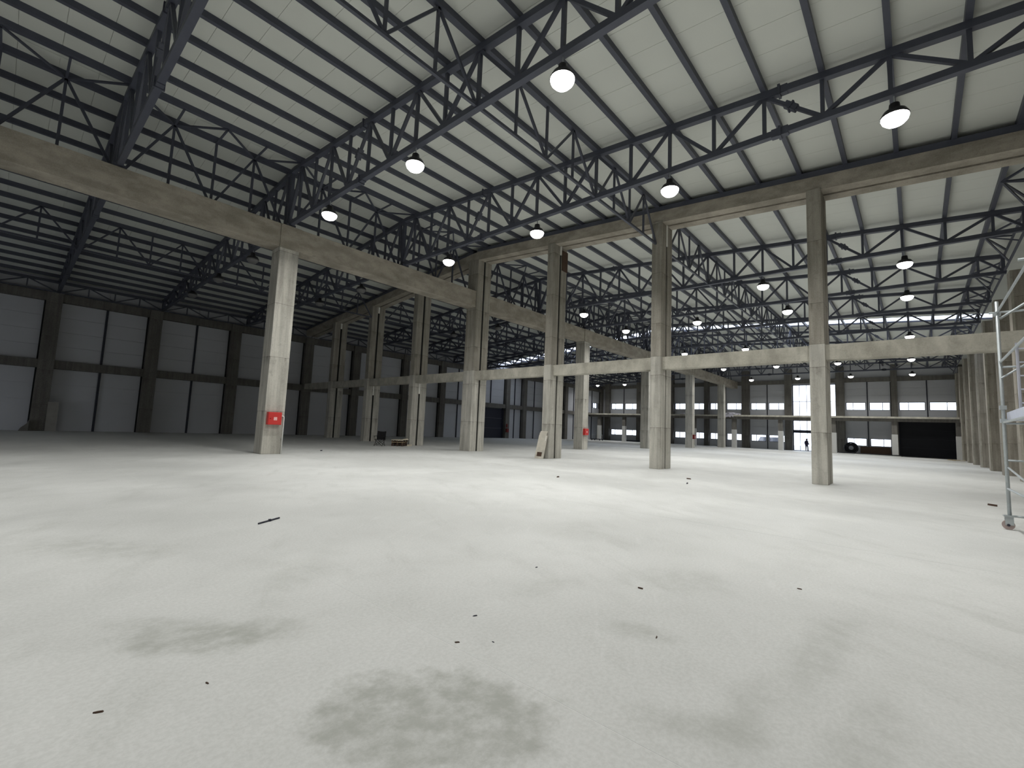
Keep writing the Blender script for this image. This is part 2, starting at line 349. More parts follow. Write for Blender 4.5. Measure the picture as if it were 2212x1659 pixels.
dg = MB().box(XB-0.1, XB+0.08, 35.9, 36.02, 0, 4.7).box(XB-0.1, XB+0.08, 41.58, 41.7, 0, 4.7).box(XB-0.1, XB+0.08, 35.9, 41.7, 4.58, 4.75).build('door_4', 'frame'); tag(dg, kind='structure')
# ------------------------------------------------------------------ far wall with windows, entrance and gate
FC = [(-4.75, -4.1), (1.75, 2.40), (7.50, 8.46), (13.93, 14.86), (19.80, 20.90), (26.05, 26.80), (32.10, 32.75), (38.4, 39.1), (44.8, 45.8)]
wf = empty('wall_far', (XF, 0, 0), kind='structure')
def fbox(y0, y1, z0, z1, name='wall_core'): MB().box(0.1, 0.3, y0, y1, z0, z1).build(name, 'panel', wf)
TOPF = 9.9
for (a, b) in FC:
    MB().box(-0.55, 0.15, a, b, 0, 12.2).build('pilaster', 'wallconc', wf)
    MB().box(-0.10, 0.12, b, b+0.09, 0, 9.9).build('pilaster_joint', 'black', wf)
MB().box(-0.45, 0.15, YW_R, YW_L, 10.0, 10.55).build('ring_beam', 'wallconc', wf)
MB().prism_y(0.0, 0.3, YW_R-0.3, YR, 10.5, roofz(YW_R)+0.12, 10.5, roofz(YR)+0.12).build('gable_panel', 'panel', wf)
MB().prism_y(0.0, 0.3, YR, YW_L+0.3, 10.5, roofz(YR)+0.12, 10.5, roofz(YW_L)+0.12).build('gable_panel', 'panel', wf)
def window(y0, y1, z0, z1, split, x=XF):
    f = MB(); t = 0.06
    f.box(0, 0.12, y0, y1, z0, z0+t).box(0, 0.12, y0, y1, z1-t, z1).box(0, 0.12, y0, y0+t, z0, z1).box(0, 0.12, y1-t, y1, z0, z1)
    ym = y0 + (y1-y0)*split
    f.box(0, 0.12, ym-t/2, ym+t/2, z0, z1)
    o = f.build(win_name(), 'frame', None, (x, 0, 0)); tag(o, kind='structure')
    for (a, b) in ((y0+t, ym-t/2), (ym+t/2, y1-t)):
        MB().box(0.05, 0.06, a, b, z0+t, z1-t).build('pane', 'glass', o)
WZ1, WZ2 = (1.12, 2.16), (6.06, 7.14)
for i in range(len(FC)-1):
    a, b = FC[i][1], FC[i+1][0]
    if i == 2: # entrance bay
        fbox(a, b, 9.85, 10.6); strips(wf, 'y', a, b, 0.0, 9.85, 10.0); continue
    md = (a+b)/2
    for (p, q, sp) in ((a, md-0.06, 0.36), (md+0.06, b, 0.64)):
        lower_win = (i != 0)
        wa, wb_ = p+0.14, q-0.14
        segs = [(5.0, WZ2[0]), (WZ2[1], 10.0)]
        segs = ([(0.0, WZ1[0]), (WZ1[1], 4.6), (4.6, WZ2[0])] if lower_win else [(4.62, WZ2[0])]) + [(WZ2[1], 10.0)]
        for (z0, z1) in segs:
            fbox(p, q, z0, z1); strips(wf, 'y', p, q, 0.0, z0, z1, hmax=1.25)
        for (z0, z1), on in ((WZ1, lower_win), (WZ2, True)):
            if not on: continue
            window(wa, wb_, z0, z1, sp)
            fbox(p, wa, z0, z1); fbox(wb_, q, z0, z1)
            MB().box(0.0, 0.12, p, wa, z0, z1).build('wall_panel', 'panel', wf); MB().box(0.0, 0.12, wb_, q, z0, z1).build('wall_panel', 'panel', wf)
    MB().box(-0.08, 0.12, md-0.06, md+0.06, 0 if i else 4.62, 10.0).build('mullion', 'frame', wf)
fbox(45.8, YW_L+0.3, 0, 10.6)
MB().box(0.0, 0.12, 45.8, YW_L, 0, 10.0).build('wall_panel', 'panel', wf)
# pair of windows in the left wall next to the corner
for (xa, xb, sp) in ((74.95, 76.45, 0.6), (76.65, 78.15, 0.4)):
    f = MB(); t = 0.06; z0, z1 = 6.1, 7.12
    f.box(xa, xb, 0, 0.12, z0, z0+t).box(xa, xb, 0, 0.12, z1-t, z1).box(xa, xa+t, 0, 0.12, z0, z1).box(xb-t, xb, 0, 0.12, z0, z1)
    xm = xa+(xb-xa)*sp; f.box(xm-t/2, xm+t/2, 0, 0.12, z0, z1)
    o = f.build(win_name(), 'frame', None, (0, YW_L+0.02, 0)); tag(o, kind='structure')
    for (a, b) in ((xa+t, xm-t/2), (xm+t/2, xb-t)): MB().box(a, b, 0.05, 0.06, z0+t, z1-t).build('pane', 'glass', o)
# glazed entrance, two storeys
ea, eb = FC[2][1]+0.02, FC[3][0]-0.02
f = MB(); ny = 6
zs = [0.06, 2.62, 3.05, 4.42, 5.0, 7.3, 9.78]
for z, h in ((0.0, 0.06), (2.62, 0.43), (4.42, 0.58), (7.28, 0.06), (9.74, 0.10)): f.box(0, 0.14, ea, eb, z, z+h)
yy = [ea + (eb-ea)*i/ny for i in range(ny+1)]
for i, y in enumerate(yy):
    wdt = 0.10 if i in (0, ny) else 0.05
    f.box(0, 0.14, min(max(y-wdt/2, ea), eb-wdt), min(max(y-wdt/2, ea), eb-wdt)+wdt, 0, 9.8)
dr = f.build('door_1', 'frame', None, (XF-0.05, 0, 0)); tag(dr, kind='structure')
for (z0, z1) in ((0.06, 2.62), (3.05, 4.42), (5.0, 7.28), (7.34, 9.74)):
    for a, b in zip(yy[:-1], yy[1:]): MB().box(0.06, 0.07, a+0.03, b-0.03, z0, z1).build('pane', 'glass', dr)
MB().box(-0.06, 0.0, yy[4]-0.12, yy[4]-0.08, 0.9, 1.3).build('door_handle', 'galv', dr)
# black sectional gate
def gate(name, parent_loc, along, a, b, h, n, mat):
    g = empty(name, parent_loc, kind='structure')
    for i in range(n):
        z0, z1 = h*i/n+0.012, h*(i+1)/n-0.012
        if along == 'y': MB().box(0, 0.08, a, b, z0, z1).build('gate_panel', mat, g)
        else: MB().box(a, b, 0, 0.08, z0, z1).build('gate_panel', mat, g)
        if i:
            z = h*i/n
            if along == 'y': MB().box(0.0, 0.06, a, b, z-0.02, z+0.02).build('panel_seam', 'seam' if mat == 'gateblue' else 'frame', g)
            else: MB().box(a, b, 0.0, 0.06, z-0.02, z+0.02).build('panel_seam', 'seam', g)
    return g
g = gate('door_2', (XF-0.02, 0, 0), 'y', FC[0][1]+0.08, FC[1][0]-0.05, 4.6, 4, 'gate')
for y in (FC[0][1]+0.02, FC[1][0]-0.10): MB().box(-0.12, 0.1, y, y+0.1, 0, 4.62).build('guide_rail', 'frame', g)
fbox(FC[0][1], FC[1][0], 0.0, 4.62)
g = gate('door_3', (0, YW_L-0.02, 0), 'x', 46.25, 50.7, 4.42, 3, 'gateblue')
for x in (46.12, 50.65): MB().box(x, x+0.14, -0.14, 0.1, 0, 4.5).build('guide_rail', 'frame', g)
MB().box(46.2, 50.75, 0.1, 0.3, 0, 4.45).build('gate_backing', 'gate', g)

# ------------------------------------------------------------------ concrete frame
def qtop(y): return 13.25 - (0.0735*(YR-y) if y < YR else 0.100*(y-YR))      # top of the sloping beams of the double row
def ord_right(k): return ORD[k] + ' from the scaffold-side wall'
qlab = ['first double concrete column from the scaffold-side wall', 'second double concrete column from the scaffold-side wall, with vertical grooves',
        'double concrete column with a dusty board leaning on it', 'wide double concrete column where tie, ridge and gable beams cross',
        'double concrete column beside the camp chair and pallets', 'second double concrete column from the panelled dark wall, beyond the camp chair',
        'first double concrete column from the panelled dark wall']
for k in range(7):
    y0 = CY[k]; wd = 0.5
    if k == 3: y0, wd = 21.40, 0.96
    c = empty('double_column', (XQ, y0, 0), qlab[k], 'column', 'double columns along the expansion joint')
    top = min(qtop(y0), qtop(y0+wd)) - 0.50
    for (x0_, x1_, nm) in ((0, 0.55, 'front_shaft'), (0.70, 1.25, 'rear_shaft')):
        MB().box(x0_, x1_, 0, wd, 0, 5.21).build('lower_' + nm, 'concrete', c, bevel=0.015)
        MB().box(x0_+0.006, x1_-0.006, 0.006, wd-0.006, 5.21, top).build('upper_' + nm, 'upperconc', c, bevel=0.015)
    MB().box(0.55, 0.70, 0.06, wd-0.06, 0, top).build('joint_gap', 'black', c)
    if k in (2, 5, 6): MB().box(0.555, 0.695, -0.005, 0.055, top-0.55, top-0.02).build('joint_filler', 'foam', c)
    if k in (4, 5): MB().box(0.56, 0.68, -0.005, 0.05, 3.85, 4.62).build('joint_filler', 'foam', c)
    if k == 1: MB().box(0.52, 0.70, -0.006, 0.05, top-1.1, top-0.02).build('joint_filler', 'foam', c)
    if k == 2: MB().box(0.73, 1.27, -0.03, 0.0, top-1.45, top-0.25).build('steel_plate', 'brown', c)
# tie beams and sloping gable beams between them
ends = [YW_R+1.0] + [None]*7 + [YW_L-0.5]
segs = []
left_face = lambda k: (22.36 if k == 3 else CY[k]+0.5)
right_face = lambda k: (21.40 if k == 3 else CY[k])
segs.append((-3.80, right_face(0), 'from the scaffold-side wall to the first double column'))
for k in range(6): segs.append((left_face(k), right_face(k+1), 'between the %s and %s double columns from the scaffold-side wall' % (ORD[k], ORD[k+1])))
segs.append((left_face(6), YW_L-0.55, 'from the last double column to the panelled dark wall'))
for (a, b, t) in segs:
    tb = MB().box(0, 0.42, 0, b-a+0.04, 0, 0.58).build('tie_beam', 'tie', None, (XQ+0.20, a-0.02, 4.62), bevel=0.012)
    tag(tb, 'pale concrete tie beam ' + t, 'beam', 'tie beams of the double-column row')
    MB().box(-0.006, 0.40, 0.3, b-a-0.3, -0.018, 0.0).build('formwork_lip', 'tie', tb)
gseg = [s for s in segs]
for (a, b, t) in gseg:
    t = t.replace('from the scaffold', 'from the scaffold')
    gb = empty('gable_beam', (XQ+0.06, a, 0), 'sloping concrete roof beam ' + t, 'beam', 'sloping roof beams of the double-column row')
    pts = [a-0.25, b+0.25]
    if a < YR < b: pts = [a-0.25, YR, b+0.25]
    for (x0, x1, nm) in ((0.0, 0.50, 'front_beam'), (0.64, 1.14, 'rear_beam')):
        m_ = MB()
        for p, q in zip(pts[:-1], pts[1:]): m_.prism_y(x0, x1, p-a, q-a, qtop(p)-0.57, qtop(p), qtop(q)-0.57, qtop(q))
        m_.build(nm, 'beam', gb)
    m_ = MB()
    for p, q in zip(pts[:-1], pts[1:]): m_.prism_y(0.03, 1.10, p-a, q-a, qtop(p), roofz(p)-0.19, qtop(q), roofz(q)-0.19)
    m_.build('purlin_seat', 'steel', gb)
m_ = MB().prism_y(0, 1.15, 0, 0.96, qtop(21.4)-0.57, qtop(21.4), qtop(22.36)-0.57, qtop(22.36)).build('ridge_cap_beam', 'beam', None, (XQ+0.05, 21.40, 0))
tag(m_, 'short concrete beam on top of the wide crossing column at the ridge', 'beam')
# square columns and the long ridge beam
plab = ['square concrete column with red hose cabinet and white pipe', None, 'square concrete column with red hose cabinet just beyond the double-column row',
        'second plain square concrete column beyond the double-column row', 'third square concrete column beyond the double-column row, dark cabinet on it',
        'last square concrete column before the mezzanine']
for k in range(6):
    if k == 1: continue
    x0 = XP[k]-0.43
    c = MB().box(0, 0.86, 0, 0.90, 0, 9.45).build('square_column', 'concrete', None, (x0, 21.48, 0), bevel=0.02)
    tag(c, plab[k], 'column', 'square columns under the ridge beam')
    MB().box(-0.02, 0.88, -0.035, 0.0, 9.40, 10.50).build('column_head', 'beam', c)
bx = [(XB, XP[0], 'from the back wall to the column with the red cabinet and pipe'), (XP[0], XQ+0.02, 'between the red-cabinet column and the crossing column'),
      (XQ+1.22, XP[2], 'from the crossing column to the next square column'), (XP[2], XP[3], 'between first and second square columns beyond the double row'),
      (XP[3], XP[4], 'between second and third square columns beyond the double row'), (XP[4], XP[5], 'between third and last square columns beyond the double row'),
      (XP[5], XF-0.5, 'from the last square column to the window wall')]
for (a, b, t) in bx:
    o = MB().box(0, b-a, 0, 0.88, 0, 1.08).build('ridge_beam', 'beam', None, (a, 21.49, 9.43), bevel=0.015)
    tag(o, 'deep concrete ridge beam ' + t, 'beam', 'deep beams under the ridge')
# ------------------------------------------------------------------ mezzanine along the far wall
mz = empty('mezzanine', (74.2, 0, 0), 'concrete mezzanine floor in front of the window wall', 'mezzanine')
MB().box(0, XF-74.2-0.555, -3.8, YW_L-0.555, 4.74, 4.97).build('slab', 'tie', mz)
MB().box(0.35, 0.85, -3.8, YW_L-0.555, 4.36, 4.74).build('edge_beam', 'wallconc', mz)
for y in (-3.75, 2.05, 8.35, 14.6, 20.85, 26.9, 33.2, 39.3, 44.4):
    c = MB().box(0.35, 0.90, y-0.28, y+0.28, 0, 4.36).build('support_column', 'wallconc', mz)
    MB().box(0.33, 0.92, y-0.30, y+0.30, 0, 2.75).build('painted_foot', 'paint', c)

# ------------------------------------------------------------------ steel trusses
def zt(y): return roofz(y) - 0.31
def zb(y): return ZB if y < 21.7 else ZB - 0.56*(y-21.7)/(YW_L-0.35-21.7)
def make_truss():
    t = empty('roof_truss', (0, 0, 0))
    yr, yl = -3.75, YW_L-0.35
    MB().bar((0, yr, zt(yr)), (0, YR, zt(YR)), 0.20, 0.20).build('top_chord', 'steel', t)
    MB().bar((0, YR, zt(YR)), (0, yl, zt(yl)), 0.20, 0.20).build('top_chord', 'steel', t)
    MB().bar((0, yr, ZB), (0, 21.7, ZB), 0.18, 0.18).build('bottom_chord', 'steel', t)
    MB().bar((0, 21.7, zb(21.7)), (0, yl, zb(yl)), 0.18, 0.18).build('bottom_chord', 'steel', t)
    for nodes, end in ((NR, yr), (NL, yl)):
        for k, y in enumerate(nodes):
            MB().bar((0, y, zb(y)), (0, y, zt(y)), 0.10, 0.10, (0, 1, 0)).build('vertical_strut', 'steel', t)
            if k % 2 == 0:
                for j in (k-1, k+1):
                    if 0 <= j < len(nodes): MB().bar((0, y, zt(y)-0.03), (0, nodes[j], zb(nodes[j])+0.03), 0.10, 0.10, (1, 0, 0)).build('diagonal_strut', 'steel', t)
        MB().bar((0, nodes[0], zt(nodes[0])), (0, 21.9, ZB), 0.13, 0.13, (1, 0, 0)).build('diagonal_strut', 'steel', t)
        MB().bar((0, nodes[-1], zt(nodes[-1])), (0, end, zb(end)), 0.10, 0.10, (1, 0, 0)).build('diagonal_strut', 'steel', t)
        MB().bar((0, end+(0.1 if end < 0 else -0.1), zb(end)), (0, end+(0.1 if end < 0 else -0.1), zt(end)), 0.14, 0.14, (0, 1, 0)).build('end_post', 'steel', t)
        s = -1 if end < 0 else 1
        for (k, j) in ((12, 13), (4, 3)):                       # bolted splices
            yt_ = nodes[k]*0.72 + nodes[j]*0.28
            for z, hh in ((zt(yt_), 0.34), (zb(yt_), 0.32)):
                MB().box(-0.13, 0.13, yt_-0.035, yt_+0.035, z-hh/2, z+hh/2).box(-0.09, 0.09, yt_-0.22, yt_+0.22, z-0.125, z+0.125).build('splice_plate', 'steel', t)
            p = Vector((0, nodes[k], zt(nodes[k]))); q = Vector((0, nodes[j], zb(nodes[j]))); c_ = p.lerp(q, 0.48); d = (q-p).normalized()
            b = MB().bar(c_-d*0.20, c_+d*0.20, 0.17, 0.19, (1, 0, 0)); b.bar(c_-d*0.025, c_+d*0.025, 0.24, 0.27, (1, 0, 0)); b.build('splice_plate', 'steel', t)
    MB().bar((0, 21.9, ZB), (0, 21.9, zt(21.9)), 0.17, 0.17, (0, 1, 0)).build('centre_post', 'steel', t)
    MB().box(-0.2, 0.2, 21.55, 22.3, 10.50, 10.64).build('bearing_shoe', 'steel', t)
    return t
tr0 = make_truss()
tl = ['dark steel roof truss on the far side of the hose-cabinet column from the double row', 'dark steel roof truss landing above the column with red cabinet and pipe',
      'dark steel roof truss midway between the red-cabinet column and the double-column row']
for i, x in enumerate(XT):
    t = tr0 if i == 0 else copy_tree(tr0)
    t.location = (x, 0, 0)
    tag(t, tl[i] if i < 3 else 'dark steel roof truss, %s beyond the double-column row' % ORD[i-3], 'truss', 'roof trusses')
# ------------------------------------------------------------------ purlins
for side, nodes in (('scaffold side', NR), ('panelled-wall side', NL)):
    for k, y in enumerate(nodes):
        wd = 0.20 if k in (0, 8) else 0.14
        for (xa, xb, t) in ((XB, XQ+0.55, 'in front of'), (XQ+0.70, XF, 'beyond')):
            o = MB().box(0, xb-xa, -wd/2, wd/2, -0.21, 0.012).build('roof_purlin', 'steel', None, (xa, y, roofz(y)))
            tag(o, 'dark purlin, %s from the ridge, %s, %s the double row' % (PORD[k], side, t), 'purlin', 'purlins %s, %s the double row' % (side, t))
# ------------------------------------------------------------------ longitudinal lattices
BAYS = [(-4.35, 2.05), (2.05, 8.2), (8.2, 14.6), (14.6, XQ), (XQ+1.25, 27.4), (27.4, 33.8), (33.8, 40.2), (40.2, 46.6), (46.6, 53.0), (53.0, 59.4), (59.4, 65.8), (65.8, 72.2), (72.2, 79.0)]
def bay_words(i):
    if i < 4: return ['nearest the back wall', 'before the hose-cabinet column', 'after the hose-cabinet column', 'meeting the double-column row'][i]
    return '%s bay beyond the double-column row' % ORD[i-4]
def lattice(name, i, xa, xb, y, z0, z1, lower, label, group, wd=0.075, chord=0.09):
    e = empty(name, (xa, y, z0), label, 'bracing', group); h = z1-z0; d = xb-xa
    if lower: MB().bar((0, 0, 0), (d, 0, 0), chord, chord).build('lower_chord', 'steel', e)
    P = [(0, 0), (0.25, 1), (0.5, 0), (0.75, 1), (1, 0)]
    for (a, b) in zip(P[:-1], P[1:]):
        MB().bar((a[0]*d, 0, a[1]*h), (b[0]*d, 0, b[1]*h), wd, wd, (0, 1, 0)).build('diagonal_strut', 'steel', e)
    for q in (0.25, 0.5, 0.75):
        MB().bar((q*d, 0, 0), (q*d, 0, h), wd, wd, (0, 1, 0)).build('vertical_strut', 'steel', e)
    return e
for i, (a, b) in enumerate(BAYS):
    wds = bay_words(i); a += 0.06; b -= 0.06
    y = NR[8]; lattice('lattice_bracing', i, a, b, y, ZB, roofz(y)-0.2, True, 'slim lattice bracing on the scaffold side, ' + wds, 'lattice bracing, scaffold side')
    y = NL[8]; lattice('lattice_bracing', i, a, b, y, zb(y), roofz(y)-0.2, True, 'slim lattice bracing on the panelled-wall side, ' + wds, 'lattice bracing, panelled-wall side')
    e = lattice('ridge_bracing', i, a, b, NL[0], 10.545, roofz(NL[0])-0.2, False, 'lattice standing on the ridge beam, ' + wds, 'lattice over the ridge beam', 0.085)
    d = b-a; yo = NR[0]-NL[0]; zz = roofz(NL[0])-0.2-10.545-0.02
    for q in range(4):
        p0 = (q*d/4, 0 if q % 2 else yo, zz); p1 = ((q+1)*d/4, yo if q % 2 else 0, zz)
        MB().bar(p0, p1, 0.08, 0.06).build('ridge_lacing', 'steel', e)
        if q < 3: MB().bar(((q+1)*d/4, 0, zz), ((q+1)*d/4, yo, zz), 0.07, 0.06).build('ridge_tie', 'steel', e)
    if i <= 12:
        e = lattice('eaves_lattice', i, a, b, YW_L-0.635, 10.05, 10.74, True, 'eaves lattice on top of the panelled dark wall, ' + wds, 'eaves lattice, panelled wall')
        MB().bar((0, 0, 0.72), (d, 0, 0.72), 0.16, 0.18).build('upper_chord', 'steel', e)
    if i >= 4:                                                     # struts between the last purlin and the scaffold-side wall
        yv = NR[16]; zt_ = roofz(yv)-0.24-ZB
        e = empty('eaves_bracing', (a, yv, ZB), 'fan of eaves struts on the scaffold-side wall, ' + wds, 'bracing', 'eaves struts, scaffold-side wall')
        for z in (0.06, zt_-0.15): MB().bar((0.1, -0.95, z), (d-0.1, -0.95, z), 0.08, 0.08).build('wall_chord', 'steel', e)
        for q2 in (0.16, 0.5, 0.84):
            MB().bar((0.5*d, 0, zt_), (q2*d, -0.95, zt_-0.15), 0.07, 0.07).build('fan_strut', 'steel', e)
        for q2 in (0.25, 0.75):
            MB().bar((0.5*d, 0, zt_), (q2*d, -0.95, 0.06), 0.06, 0.06).build('fan_strut', 'steel', e)

# ------------------------------------------------------------------ high-bay lamps
def lamp_meshes():
    a = MB().lathe([(0.05, 0.36), (0.11, 0.36), (0.13, 0.20), (0.24, 0.15), (0.305, 0.03), (0.31, 0.0), (0.29, 0.0)], n=20).mesh('housing')
    b = MB().lathe([(0.295, 0.012), (0.295, -0.03), (0.27, -0.10), (0.20, -0.175), (0.11, -0.215), (0.03, -0.225)], n=20).mesh('lens')
    c = MB().tube([(0, 0, 0.28), (0, 0, ZB-10.0-0.08)], 0.018, 6).bar((-0.0, -0.08, 0.36), (0, 0.08, 0.36), 0.04, 0.05).mesh('hanger')
    a.materials.append(M['lampbody']); c.materials.append(M['galv'])
    for me in (a, b):
        for p in me.polygons: p.use_smooth = len(p.vertices) == 4
    b2 = b.copy(); b.materials.append(M['lens']); b2.materials.append(M['lampoff'])
    return a, b, b2, c
LM = lamp_meshes()
ld = bpy.data.lights.new('lamp_light', 'AREA'); ld.shape = 'DISK'; ld.size = 0.5; ld.energy = LAMP_W; ld.color = (1.0, 0.99, 0.965); ld.spread = math.radians(156)
LZ = 10.0
def lamp(x, y, on, label):
    e = empty('high_bay_lamp', (x, y, LZ), label, 'lamp', 'lit high-bay lamps' if on else 'unlit high-bay lamps')
    inst(LM[0], 'housing', e); inst(LM[1] if on else LM[2], 'lens', e); inst(LM[3], 'hanger', e)
    if on:
        l = bpy.data.objects.new('lamp_light', ld); COL.objects.link(l); l.parent = e; l.location = (0, 0, -0.235)
YL = [17.75, 11.95, 6.1, 0.15]
rows = {8.2: 'under the truss at the hose-cabinet column', 14.6: 'under the truss before the double-column row', 27.4: 'under the first truss beyond the double row',
        33.8: 'under the second truss beyond the double row', 46.6: 'under the fourth truss beyond the double row', 59.4: 'under the sixth truss beyond the double row', 72.2: 'under the truss next to the mezzanine'}
for x, t in rows.items():
    for j, y in enumerate(YL):
        lamp(x, y, True, 'lit high-bay lamp %s, %s from the ridge beam' % (t, ORD[j]))
for j, y in enumerate(YL): lamp(-4.4, y, True, 'lit high-bay lamp by the back wall, %s from the ridge beam' % ORD[j])
for j, y in enumerate((43.4, 38.0)): lamp(72.2, y, True, 'lit high-bay lamp near the far dark corner, %s from the panelled wall' % ORD[j])
for x in (8.2, 14.6, 27.4):
    for j, y in enumerate((26.3, 32.0, 37.8)):
        lamp(x, y, False, 'unlit high-bay lamp ' + rows[x] + ', %s past the ridge beam' % ORD[j])

# ------------------------------------------------------------------ hose cabinets and pipe
def cabinet(x, y, z, label, red='red', sc=1.0):
    c = empty('hose_cabinet', (x, y, z), label, 'cabinet')
    MB().box(0, 0.58, -0.20, 0.005, 0, 0.56).build('body', red, c, bevel=0.01)
    d = MB().box(0.015, 0.565, -0.222, -0.20, 0.015, 0.545).build('door', red, c, bevel=0.006)
    MB().box(0.235, 0.375, -0.2245, -0.222, 0.20, 0.34).build('sticker', 'pink', d, bevel=0.0)
    s = MB().tube([(0.305+0.035*math.cos(a*math.pi/6), -0.2255, 0.275+0.035*math.sin(a*math.pi/6)) for a in range(12)], 0.004, 5, True)
    s.box(0.27, 0.34, -0.226, -0.2245, 0.222, 0.230); s.build('pictogram', 'stickergrey', d)
    MB().lathe([(0.02, 0), (0.02, 0.02)], n=10).build('lock', 'darkred', d).matrix_local = Matrix.Translation((0.09, -0.222, 0.275)) @ Matrix.Rotation(math.pi/2, 4, 'X')
    return c
cabinet(XP[0]-0.34, 21.48, 1.30, 'red hose cabinet on the square column with white pipe')
cabinet(XP[2]-0.36, 21.48, 1.24, 'red hose cabinet on the square column just beyond the double-column row')
cabinet(XP[4]-0.30, 21.48, 1.14, 'dark hose cabinet on a far square column', 'darkred')
c = empty('hose_cabinet', (51.0, YW_L-0.56, 0.9), 'small dark red cabinet on the pilaster beside the blue gate', 'cabinet')
MB().box(0, 0.5, -0.2, 0.005, 0, 0.55).build('body', 'darkred', c, bevel=0.01); MB().box(0.02, 0.48, -0.215, -0.2, 0.02, 0.53).build('door', 'darkred', c)
MB().box(0.06, 0.30, -0.10, 0.005, 0.75, 1.25).build('upper_box', 'darkred', c)
pp = [(0.56, 0.40), (0.64, 0.40), (0.69, 0.385), (0.715, 0.35), (0.72, 0.30), (0.72, -1.30)]
pi = MB().tube([(p[0], 0, p[1]) for p in pp], 0.028, 8).build('water_pipe', 'whitepipe', None, (XP[0]-0.34, 21.40, 1.30), smooth=True)
tag(pi, 'white pipe running from the red cabinet down the column to the floor', 'pipe')
for z in (0.36, -0.6): MB().box(0.685, 0.755, 0.01, 0.085, z-0.02, z+0.02).build('pipe_clip', 'galv', pi)

# ------------------------------------------------------------------ board leaning on the third double column
b = empty('leaning_board', (19.72, 15.40, 0), 'dusty board with a square hole leaning on a double column', 'board')
m_ = MB()
wB, hB = 0.42, 1.55
for (y0, y1, z0, z1) in ((-0.27, 0.33, 0.0, 0.12), (-0.27, -0.12, 0.12, 0.36), (0.22, 0.33, 0.12, 0.36), (-0.27, 0.33, 0.36, 1.30), (-0.19, 0.31, 1.30, 1.46), (-0.22, 0.27, 1.46, 1.55)):
    m_.box(-0.012, 0.012, y0, y1, z0, z1)
o = m_.build('sheet', 'dust', b); o.rotation_euler = (0, math.atan2(0.42, 1.5), 0)
o2 = MB().box(-0.016, -0.012, -0.20, -0.16, 1.0, 1.28).build('torn_edge', 'foam', b); o2.rotation_euler = o.rotation_euler
o3 = MB().box(0.014, 0.05, -0.13, 0.23, 0.10, 0.38).build('cut_out_back', 'brown', b); o3.rotation_euler = o.rotation_euler
# panel leaning on the dark wall
b = MB().box(-0.28, 0.28, -0.015, 0.015, 0, 2.1).build('plywood_sheet', 'greysheet', None, (2.55, 46.18, 0.002)); b.rotation_euler = (-0.12, 0, 0)
tag(b, 'grey sheet leaning against the panelled dark wall beside a pilaster', 'board')
b = MB()._add([(0, 0, 0), (0.46, 0, 0), (0.46, 0, 0.78), (0.36, 0, 0.5), (0.1, 0, 0.22), (0, 0.3, 0), (0.46, 0.3, 0), (0.46, 0.3, 0.78), (0.36, 0.3, 0.5), (0.1, 0.3, 0.22)],
    [(0,1,2,3,4), (9,8,7,6,5), (0,5,6,1), (1,6,7,2), (2,7,8,3), (3,8,9,4), (4,9,5,0)]).build('rubble_heap', 'wallconc', None, (1.0, 46.12, 0))
tag(b, 'dark heap piled in the corner of a pilaster on the dark wall', 'heap')

# ------------------------------------------------------------------ camp chair and pallets
ch = empty('camp_chair', (17.55, 27.65, 0), 'black folding camp chair beside the stacked pallets', 'chair'); ch.rotation_euler = (0, 0, math.radians(-52))
MB().box(-0.27, 0.27, -0.25, 0.25, 0.42, 0.45).build('seat', 'cloth', ch)
m_ = MB()
for i in range(6):
    a, b_ = -0.28+0.56*i/6, -0.28+0.56*(i+1)/6; s0, s1 = 0.05*math.sin(math.pi*i/6), 0.05*math.sin(math.pi*(i+1)/6)
    m_._add([(a, 0.25+s0, 0.43), (b_, 0.25+s1, 0.43), (b_, 0.36+s1, 1.0-s1*0.6), (a, 0.36+s0, 1.0-s0*0.6), (a, 0.27+s0, 0.43), (b_, 0.27+s1, 0.43), (b_, 0.38+s1, 1.0-s1*0.6), (a, 0.38+s0, 1.0-s0*0.6)],
            [(0,1,2,3), (7,6,5,4), (0,4,5,1), (1,5,6,2), (2,6,7,3), (3,7,4,0)])
m_.build('backrest', 'cloth', ch)
for (p, q) in (((-0.28,-0.27,0.01),(0.28,-0.25,0.45)), ((0.28,-0.27,0.01),(-0.28,-0.25,0.45)), ((-0.28,0.27,0.01),(0.28,0.25,0.45)), ((0.28,0.27,0.01),(-0.28,0.25,0.45)),
               ((-0.29,-0.27,0.01),(-0.29,0.25,0.42)), ((-0.29,0.27,0.01),(-0.29,-0.25,0.66)), ((0.29,-0.27,0.01),(0.29,0.25,0.42)), ((0.29,0.27,0.01),(0.29,-0.25,0.66))):
    MB().tube([p, q], 0.014, 6).build('leg', 'cloth', ch)
for s in (-1, 1):
    MB().tube([(s*0.29, 0.26, 0.40), (s*0.29, 0.37, 1.0)], 0.014, 6).build('back_pole', 'cloth', ch)
    MB().box(s*0.29-0.035, s*0.29+0.035, -0.28, 0.32, 0.64, 0.67).build('armrest', 'cloth', ch)
def pallet(loc, rot, label, mat='wood', dark='brown'):
    p = empty('wooden_pallet', loc, label, 'pallet', 'pallets beside the camp chair'); p.rotation_euler = (0, 0, rot)
    for i in range(3): MB().box(-0.6, 0.6, -0.4+0.35*i, -0.3+0.35*i, 0.0, 0.022).build('bottom_board', dark, p)
    for i in range(3):
        for j in range(3): MB().box(-0.6+0.55*i, -0.5+0.55*i, -0.4+0.35*j, -0.3+0.35*j, 0.022, 0.10).build('block', dark, p)
    for i in range(3): MB().box(-0.6+0.55*i, -0.5+0.55*i, -0.4, 0.4, 0.10, 0.122).build('cross_board', mat, p)
    for i in range(5): MB().box(-0.6, 0.6, -0.4+0.175*i, -0.3+0.175*i, 0.122, 0.144).build('deck_board', mat, p)
    return p
